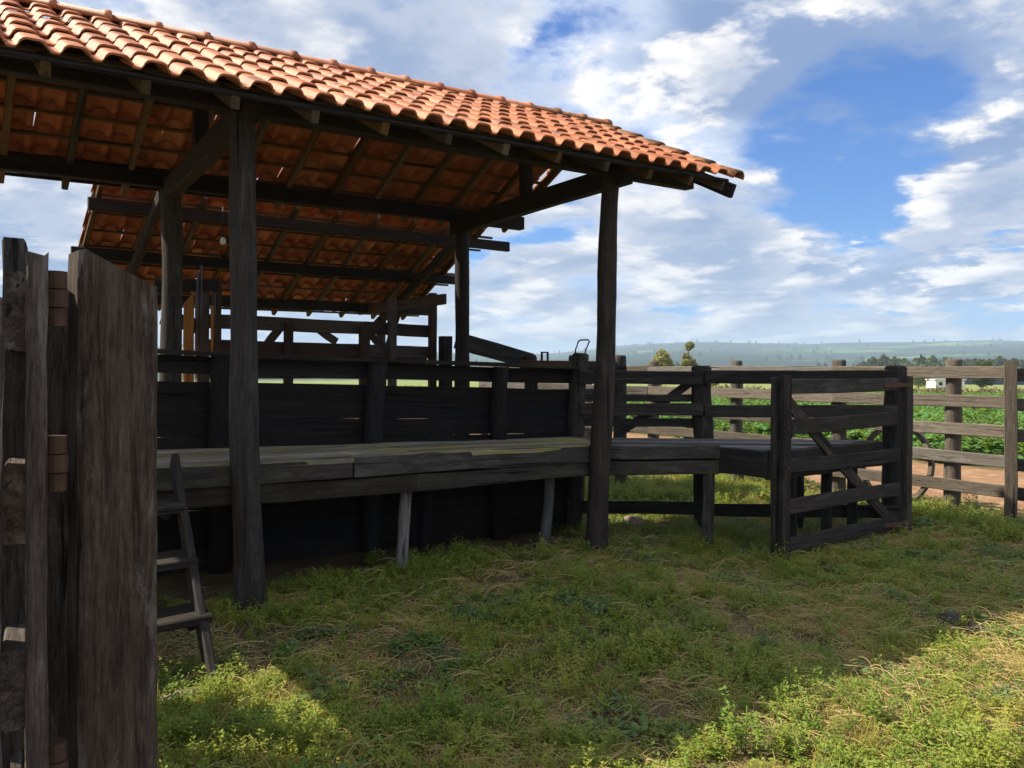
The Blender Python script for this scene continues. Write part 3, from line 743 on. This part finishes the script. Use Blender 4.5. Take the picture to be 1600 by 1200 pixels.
tree(1030, 70, 3.9, 2.9, 'small pale bushy tree beyond the bleached fence', M['paleleaf'])
tree(1075, 72, 4.6, 3.0, 'tall thin-topped pale tree beyond the bleached fence', M['paleleaf'], tall=True)
tree(1110, 78, 2.9, 2.6, 'low pale round tree beside the thin-topped tree', M['paleleaf'])
tree(1535, 128, 4.7, 4.8, 'dark round tree standing alone in the pasture', M['treeleaf'], nl=5000)
tree(1435, 135, 3.0, 4.0, 'dark low tree beside the small white building', M['treeleaf'])
# white building
d = RT*((1477-800)/1260)+FW; bx, by = d.x*140, d.y*140; bz = float(gz(bx, by))
WB = thing('white_farm_building', 'small white farm building far off in the pasture', 'building', (bx, by, bz))
ang = math.atan2(RT.y, RT.x)
def bbox(name, cx, cy, z0, z1, lx, ly, mat):
    bm = bmesh.new(); bmesh.ops.create_cube(bm, size=1); bmesh.ops.scale(bm, vec=(lx, ly, z1-z0), verts=bm.verts); bmesh.ops.bevel(bm, geom=bm.edges[:], offset=.03, segments=1)
    me = bpy.data.meshes.new(name); bm.to_mesh(me); bm.free()
    c = Vector((bx, by, bz+(z0+z1)/2))+RT*cx+FW*cy
    link(name, me, mat, WB, c, Quaternion((0, 0, 1), ang))
bbox('wall', 0, 0, -.3, 1.35, 5.0, 3, M['white']); bbox('roof', 0, 0, 1.36, 1.6, 5.4, 3.5, M['roofgrey'])
for cx in (-1.6, .2, 1.7): bbox('window', cx, -1.5, .5, 1.05, .6, .06, M['socket'])

def gn_scatter(name, pts, rots, scl, idx, protos, kind_label=None):
    me = bpy.data.meshes.new(name); me.from_pydata(pts.tolist(), [], []); 
    a = me.attributes.new('rot', 'FLOAT_VECTOR', 'POINT'); a.data.foreach_set('vector', rots.astype(np.float32).ravel())
    a = me.attributes.new('scl', 'FLOAT', 'POINT'); a.data.foreach_set('value', scl.astype(np.float32))
    a = me.attributes.new('idx', 'INT', 'POINT'); a.data.foreach_set('value', idx.astype(np.int32))
    c = bpy.data.collections.new(name+'_kinds')
    for i, (m_, mt) in enumerate(protos):
        if not m_.materials: m_.materials.append(mt)
        c.objects.link(bpy.data.objects.new('%s_kind_%02d' % (name, i), m_))
    o = bpy.data.objects.new(name, me); COL.objects.link(o); tag(o, kind_label, None, None, 'stuff')
    g = bpy.data.node_groups.new(name, 'GeometryNodeTree')
    g.interface.new_socket('Geometry', in_out='INPUT', socket_type='NodeSocketGeometry'); g.interface.new_socket('Geometry', in_out='OUTPUT', socket_type='NodeSocketGeometry')
    gi = g.nodes.new('NodeGroupInput'); go = g.nodes.new('NodeGroupOutput'); ip = g.nodes.new('GeometryNodeInstanceOnPoints')
    ci = g.nodes.new('GeometryNodeCollectionInfo'); ci.inputs['Collection'].default_value = c; ci.inputs['Separate Children'].default_value = True; ci.inputs['Reset Children'].default_value = True
    def na(nm, ty):
        q = g.nodes.new('GeometryNodeInputNamedAttribute'); q.data_type = ty; q.inputs['Name'].default_value = nm; return q.outputs['Attribute']
    L = g.links; L.new(gi.outputs[0], ip.inputs['Points']); L.new(ci.outputs[0], ip.inputs['Instance']); ip.inputs['Pick Instance'].default_value = True
    L.new(na('idx', 'INT'), ip.inputs['Instance Index'])
    er = g.nodes.new('FunctionNodeEulerToRotation'); L.new(na('rot', 'FLOAT_VECTOR'), er.inputs[0]); L.new(er.outputs[0], ip.inputs['Rotation'])
    L.new(na('scl', 'FLOAT'), ip.inputs['Scale']); L.new(ip.outputs[0], go.inputs[0])
    md = o.modifiers.new('scatter', 'NODES'); md.node_group = g
    return o
# ---- plant shapes
def mesh_of(name, vs, fs):
    me = bpy.data.meshes.new(name); me.from_pydata(vs, [], fs); me.update(); return me
def blade(vs, fs, p, an, ln, wd, lean, curl, seg=3):
    p = Vector(p); d = Vector((math.cos(an), math.sin(an), 0)); s = Vector((-d.y, d.x, 0)); b = len(vs)
    for i in range(seg+1):
        t = i/seg; q = p+d*(ln*(lean*t+curl*t*t))+Vector((0, 0, ln*(t-.55*curl*t*t)*math.sqrt(max(.05, 1-min(.95, lean*lean)))))
        ww = wd*(1-t)**.7*.5
        vs.append(tuple(q-s*ww)); vs.append(tuple(q+s*ww))
    for i in range(seg): fs.append((b+2*i, b+2*i+1, b+2*i+3, b+2*i+2))
def leaf(vs, fs, p, an, pitch, ln, wd):
    d = Vector((math.cos(an)*math.cos(pitch), math.sin(an)*math.cos(pitch), math.sin(pitch))); s = Vector((-math.sin(an), math.cos(an), 0)); n_ = d.cross(s); b = len(vs); p = Vector(p)
    for q in (p, p+d*ln*.5+s*wd*.5-n_*wd*.12, p+d*ln, p+d*ln*.5-s*wd*.5-n_*wd*.12): vs.append(tuple(q))
    fs.append((b, b+1, b+2)); fs.append((b, b+2, b+3))
def tuft(nb, h, spread, lean=.5):
    vs = []; fs = []
    for i in range(nb):
        r = spread*math.sqrt(random.random()); a = random.random()*6.28
        blade(vs, fs, (r*math.cos(a), r*math.sin(a), -.005), random.random()*6.28, h*random.uniform(.5, 1.15), random.uniform(.0025, .005), random.uniform(.1, lean), random.uniform(.1, .6))
    return mesh_of('tuft', vs, fs)
def sprig(ns, h, spread, ll, wide=.4, droop=.25):
    vs = []; fs = []
    for i in range(ns):
        r = spread*math.sqrt(random.random()); a = random.random()*6.28; x, y = r*math.cos(a), r*math.sin(a)
        hh = h*random.uniform(.45, 1.1); la = random.random()*6.28; le = random.uniform(.1, .5)
        blade(vs, fs, (x, y, 0), la, hh, .003, le, .1, 2)
        nl = int(7+hh*60)
        for k in range(nl):
            t = .15+.85*k/nl; az = k*2.4+random.random(); px_ = x+math.cos(la)*hh*le*t; py_ = y+math.sin(la)*hh*le*t
            leaf(vs, fs, (px_, py_, hh*t*.95), az, random.uniform(-.3, .8), ll*random.uniform(.6, 1.2)*(1.15-.5*t), ll*wide)
    return mesh_of('sprig', vs, fs)
def mat_leaves(n_, R, ll, zmax):
    vs = []; fs = []
    for i in range(n_):
        r = R*math.sqrt(random.random()); a = random.random()*6.28
        leaf(vs, fs, (r*math.cos(a), r*math.sin(a), random.uniform(.004, zmax)), random.random()*6.28, random.uniform(-.3, .6), ll*random.uniform(.6, 1.3), ll*.6)
    return mesh_of('leaf_mat', vs, fs)
def runner(n_, R, ln, z):
    vs = []; fs = []
    for i in range(n_):
        r = R*math.sqrt(random.random()); a = random.random()*6.28; p = Vector((r*math.cos(a), r*math.sin(a), random.uniform(.004, z))); h = random.random()*6.28
        k = random.gauss(0, 2.2); pts = [p.copy()]; zz = random.uniform(0, z*1.6); L_ = ln*random.uniform(.4, 1.2)
        for s in range(7):
            h += k*.18+random.gauss(0, .12); p = p+Vector((math.cos(h), math.sin(h), 0))*L_/7; pts.append(Vector((p.x, p.y, pts[0].z+zz*math.sin(math.pi*(s+1)/7))))
        b = len(vs); wd = random.uniform(.0008, .0017)
        for i2, q in enumerate(pts):
            d = (pts[min(i2+1, 7)]-pts[max(i2-1, 0)]).normalized(); s_ = Vector((-d.y, d.x, 0))
            vs += [tuple(q-s_*wd), tuple(q+s_*wd), tuple(q+Vector((0, 0, wd*1.6)))]
        for i2 in range(7):
            c0 = b+3*i2
            for j in range(3): fs.append((c0+j, c0+(j+1) % 3, c0+3+(j+1) % 3, c0+3+j))
    return mesh_of('runner', vs, fs)
protos = [(tuft(46, .085, .07), M['grass']), (tuft(40, .12, .06), M['grass']), (tuft(50, .06, .085, .8), M['grass']),          # 0-2
          (sprig(7, .11, .06, .028), M['weed']), (sprig(9, .15, .07, .03, .3), M['weed']), (sprig(6, .08, .07, .024), M['weed']),  # 3-5
          (mat_leaves(90, .10, .024, .045), M['weed']), (mat_leaves(70, .10, .028, .05), M['blue']),                             # 6-7
          (runner(14, .13, .17, .014), M['straw']), (runner(5, .16, .30, .03), M['straw']), (tuft(22, .05, .09, .95), M['straw']),   # 8-10
          (sprig(5, .24, .05, .04, .35), M['weed']), (mat_leaves(22, .07, .055, .06), M['blue'])]                                 # 11-12
def corral():
    P = []; 
    n_ = 120000
    Z = np.sqrt(rng.uniform(2.6**2, 15.5**2, n_)); X = rng.uniform(-.72, .72, n_)*Z
    keep = rng.random(n_) < np.clip(4.6/Z, .2, 1)**.8*.95
    Z, X = Z[keep], X[keep]
    x = X*RT.x+Z*FW.x; y = X*RT.y+Z*FW.y
    inside = x < 9.9+.3*vnoise(x, y, 2.)
    # bare earth beneath the platform and along the wall
    wvv = 6.95-.09*(x-1.5)
    shade = (x < 5.2) & (y > 6.05+.35*(fbm(x, y, 2.2, 21)-.5)*2)
    shade |= (x < 1.0) & (y > 5.2)
    bare = fbm(x, y, 1.3, 31); dens = np.clip((.70-bare)/.12, .2, 1.)
    pth = rng.random(len(x)) < dens
    k = inside & ~shade & pth & (np.hypot(x, y) > 1.2)
    x, y = x[k], y[k]; n2 = len(x)
    dry = fbm(x, y, .75, 41); dry = dry+.10*np.clip((x-3.2)/3, -.6, 1)+.05*np.clip((4.8-y)/2, -1, 1)
    kind = fbm(x, y, 2.1, 51); r = rng.random(n2); idx = np.zeros(n2, int)
    for i in range(n2):
        a = r[i]; dd = dry[i]; kk = kind[i]
        if a < np.clip((dd-.45)*3.4, .10, .64): idx[i] = rng.choice([8, 9, 10, 10])
        elif kk > .56: idx[i] = rng.choice([3, 4, 5, 6, 11] if a > .1 else [11], p=[.28, .22, .25, .22, .03] if a > .1 else None)
        elif kk < .40: idx[i] = rng.choice([7, 7, 6, 2, 12, 3])
        else: idx[i] = rng.choice([0, 2, 2, 5, 6, 3, 1])
    s = rng.uniform(.65, 1.25, n2)*np.where(np.hypot(x, y) > 9, 1.35, 1.)
    # taller growth at the platform's foot
    foot = (np.abs(y-5.75) < .35) & (x > 2.3) & (x < 5.6)
    s = np.where(foot, s*1.25, s)
    # growth packed round the feet of posts
    for (bx_, by_) in ((1.75, 5.58), (4.88, 5.5), (3.06, 5.8), (5.82, 5.0), (6.0, 4.33), (8.0, 4.33), (9.4, 4.5), (9.16, 3.82), (6.5, 5.7), (1.2, 4.34)):
        m_ = 34; aa = rng.uniform(0, 6.28, m_); rr = rng.uniform(.08, .24, m_)
        x = np.append(x, bx_+rr*np.cos(aa)); y = np.append(y, by_+rr*np.sin(aa)); s = np.append(s, rng.uniform(.5, 1.1, m_)); idx = np.append(idx, rng.choice([3, 4, 5, 6, 0, 8, 1], m_))
    n2 = len(x); z = gz(x, y)
    rots = np.stack([rng.normal(0, .12, n2), rng.normal(0, .12, n2), rng.uniform(0, 6.28, n2)], 1)
    gn_scatter('grass_and_weeds', np.stack([x, y, z], 1), rots, s, idx, protos, 'low grass, weeds and dry runners covering the corral ground')
corral()
# ---- crop beyond the track
def crop():
    pr = [(sprig(5, .34, .10, .13, .65), M['soy']), (sprig(6, .30, .12, .12, .7), M['soy']), (mat_leaves(30, .2, .13, .3), M['soy'])]
    n_ = 26000; Z = np.sqrt(rng.uniform(10**2, 50**2, n_)); X = rng.uniform(-.1, .72, n_)*Z
    x = X*RT.x+Z*FW.x; y = X*RT.y+Z*FW.y
    row = np.round(x/.5)*.5+rng.normal(0, .06, n_)
    k = (x > 14.6) & (np.hypot(x, y) < 48); x = row[k]; y = y[k]; n2 = len(x)
    gn_scatter('crop_plants', np.stack([x, y, gz(x, y)], 1), np.stack([rng.normal(0, .1, n2), rng.normal(0, .1, n2), rng.uniform(0, 6.28, n2)], 1),
               rng.uniform(.9, 1.5, n2), rng.integers(0, 3, n2), pr, 'rows of leafy green crop beyond the clay track')
crop()
def woods():
    # hedge at the end of the crop, distant wood and scattered far trees
    def blob(n_, size): 
        vs = []; fs = []
        for i in range(n_):
            d = Vector((random.gauss(0, 1), random.gauss(0, 1), random.gauss(0, 1))).normalized()*random.uniform(.5, 1); d.z = d.z*.55+.55
            if random.random() < .25: d.z = random.uniform(0, .5); d.x *= .5; d.y *= .5
            leaf(vs, fs, d, random.random()*6.28, random.uniform(-1.2, 1.2), size*random.uniform(.6, 1.3), size*.7)
        return mesh_of('bush', vs, fs)
    def spire(n_, size):
        vs = []; fs = []
        for i in range(n_):
            t = random.random()**.8; r = .42*(math.sin(math.pi*min(1, t*.85+.12)))*random.uniform(.3, 1); a = random.random()*6.28
            leaf(vs, fs, (r*math.cos(a), r*math.sin(a), .15+t*1.05), random.random()*6.28, random.uniform(-1.2, 1.2), size*random.uniform(.6, 1.3), size*.7)
        leaf(vs, fs, (0, 0, 0), 0, 1.5, .7, .05); leaf(vs, fs, (0, 0, 0), 1.5, 1.5, .7, .05)
        return mesh_of('far_tree', vs, fs)
    pr = [(blob(260, .22), M['hedgeleaf']), (blob(220, .25), M['hedgeleaf'])]
    n_ = 420; t = rng.uniform(-.3, .8, n_); D = 50+rng.normal(0, 1.0, n_)
    x = D*(t*RT.x+FW.x); y = D*(t*RT.y+FW.y)
    gn_scatter('hedge', np.stack([x, y, gz(x, y)-.1], 1), np.stack([0*x, 0*x, rng.uniform(0, 6.28, n_)], 1), rng.uniform(.35, .75, n_), rng.integers(0, 2, n_), pr, 'straggling brownish hedge along the far edge of the crop')
    pr = [(spire(420, .16), M['treeleaf']), (spire(380, .18), M['treeleaf']), (blob(420, .2), M['treeleaf'])]
    n_ = 1500; px_ = rng.uniform(1215, 1900, n_); t = (px_-800)/1260; D = rng.uniform(430, 560, n_)
    x = D*(t*RT.x+FW.x); y = D*(t*RT.y+FW.y)
    e = np.clip((px_-1215)/160, .25, 1)
    gn_scatter('far_wood', np.stack([x, y, gz(x, y)-.5], 1), np.stack([0*x, 0*x, rng.uniform(0, 6.28, n_)], 1), rng.uniform(8, 12.5, n_)*e, rng.integers(0, 3, n_), pr, 'dark distant wood standing on the skyline')
    n_ = 1500; a = rng.uniform(-.75, .75, n_); D = rng.uniform(900, 5200, n_); k = fbm(D*np.sin(a), D*np.cos(a), .004, 77) > .55
    a, D = a[k], D[k]; n_ = len(a); an = np.arctan2(FW.x, FW.y)+a; x = D*np.sin(an); y = D*np.cos(an)
    gn_scatter('far_trees', np.stack([x, y, gz(x, y)-1], 1), np.stack([0*x, 0*x, rng.uniform(0, 6.28, n_)], 1), rng.uniform(7, 14, n_), rng.integers(0, 3, n_), pr, 'scattered dark trees over the distant hills')
woods()
# ------------------------------------------------------------------ small things lying on the ground
def stone(loc, r, mat, name, label, cat, flat=.5):
    bm = bmesh.new(); bmesh.ops.create_icosphere(bm, subdivisions=2, radius=r)
    o_ = random.random()*50
    for v in bm.verts:
        k = 1+.28*math.sin(v.co.x*23/r*.1+o_)+.2*math.sin(v.co.y*3/r+o_*2)+random.uniform(-.08, .08); v.co = Vector((v.co.x*k*1.2, v.co.y*k, v.co.z*k*flat))
    me = bpy.data.meshes.new(name); bm.to_mesh(me); bm.free()
    z = float(gz(loc[0], loc[1])); return tag(link(name, me, mat, None, (loc[0], loc[1], z+r*flat*.3)), label, cat)
def gp(px_, py_):
    Z = 1260*1.68/(py_-572); X = (px_-800)/1260*Z; p = RT*X+FW*Z; return (p.x, p.y)
stone(gp(288, 1082), .075, M['stone'], 'stone', 'pale flat stone at the foot of the ladder', 'stone')
stone(gp(1035, 897), .07, M['stone'], 'stone', 'reddish stone in the grass in front of the walkway', 'stone', .35)
stone(gp(985, 818), .13, M['stone'], 'stone', 'rounded stone beneath the turning walkway', 'stone')
stone(gp(1480, 970), .10, M['dung'], 'earth_clod', 'dark clod of earth in the grass beyond the gate', 'clod', .5)
stone(gp(1515, 978), .08, M['dung'], 'earth_clod', 'smaller dark clod beside the larger clod', 'clod', .5)
a = gp(425, 988); b = gp(545, 997)
tag(link('stick', tube_mesh('stick', [(0, 0, 0), ((b[0]-a[0])*.5, (b[1]-a[1])*.5+.015, .015), (b[0]-a[0], b[1]-a[1], .01)], .006, 6), M['pale'], None, (a[0], a[1], float(gz(*a))+.05)), 'thin dry stick lying on the grass near the front post', 'stick')
def plant(px_, py_, sc_, lab, ns=9, h=.26, ll=.05, mat='weed', wide=.4):
    p = gp(px_, py_); T = thing('weed', lab, 'weed', (p[0], p[1], float(gz(*p))))
    link('leaves', sprig(ns, h*sc_, .07*sc_, ll*sc_, wide), M[mat], T, T.location)
    link('stem', tube_mesh('stem', [(0, 0, -.01), (.004, .002, h*.4*sc_), (.01, 0, h*.8*sc_)], .003, 5), M[mat], T, T.location)
plant(1165, 1165, 1.0, 'bright sunlit weed on the edge of the shade with bare soil behind')
plant(345, 965, .8, 'spindly weed with light-catching leaves between ladder and front post', 4, .24, .05)
plant(1190, 1010, .9, 'bushy bluish weed in the dry straw in front of the gate', 10, .16, .045, 'blue')
plant(700, 1120, 1.0, 'bushy green weed in the shaded grass facing the platform', 12, .2, .045)
plant(880, 1085, 1., 'tall feathery weed in the middle of the shaded grass', 10, .25, .04, 'weed', .3)
plant(585, 880, .8, 'dark leafy weed beside the thin platform stub', 8, .24, .06, 'weed', .6)
plant(1520, 795, 1., 'leafy weed at the foot of the round fence post', 9, .30, .05)
# ------------------------------------------------------------------ haze over the far country
def haze():
    bm = bmesh.new(); bmesh.ops.create_cube(bm, size=1); bmesh.ops.scale(bm, vec=(15500, 15500, 260), verts=bm.verts)
    me = bpy.data.meshes.new('haze'); bm.to_mesh(me); bm.free()
    mt, nt = newmat('air'); v = nd(nt, 'ShaderNodeVolumePrincipled'); v.inputs['Color'].default_value = (.60, .79, 1, 1); v.inputs['Density'].default_value = .00024
    o = nd(nt, 'ShaderNodeOutputMaterial'); nt.links.new(v.outputs[0], o.inputs['Volume'])
    tag(link('haze', me, mt, None, (0, 0, 85)), kind='stuff')
haze()
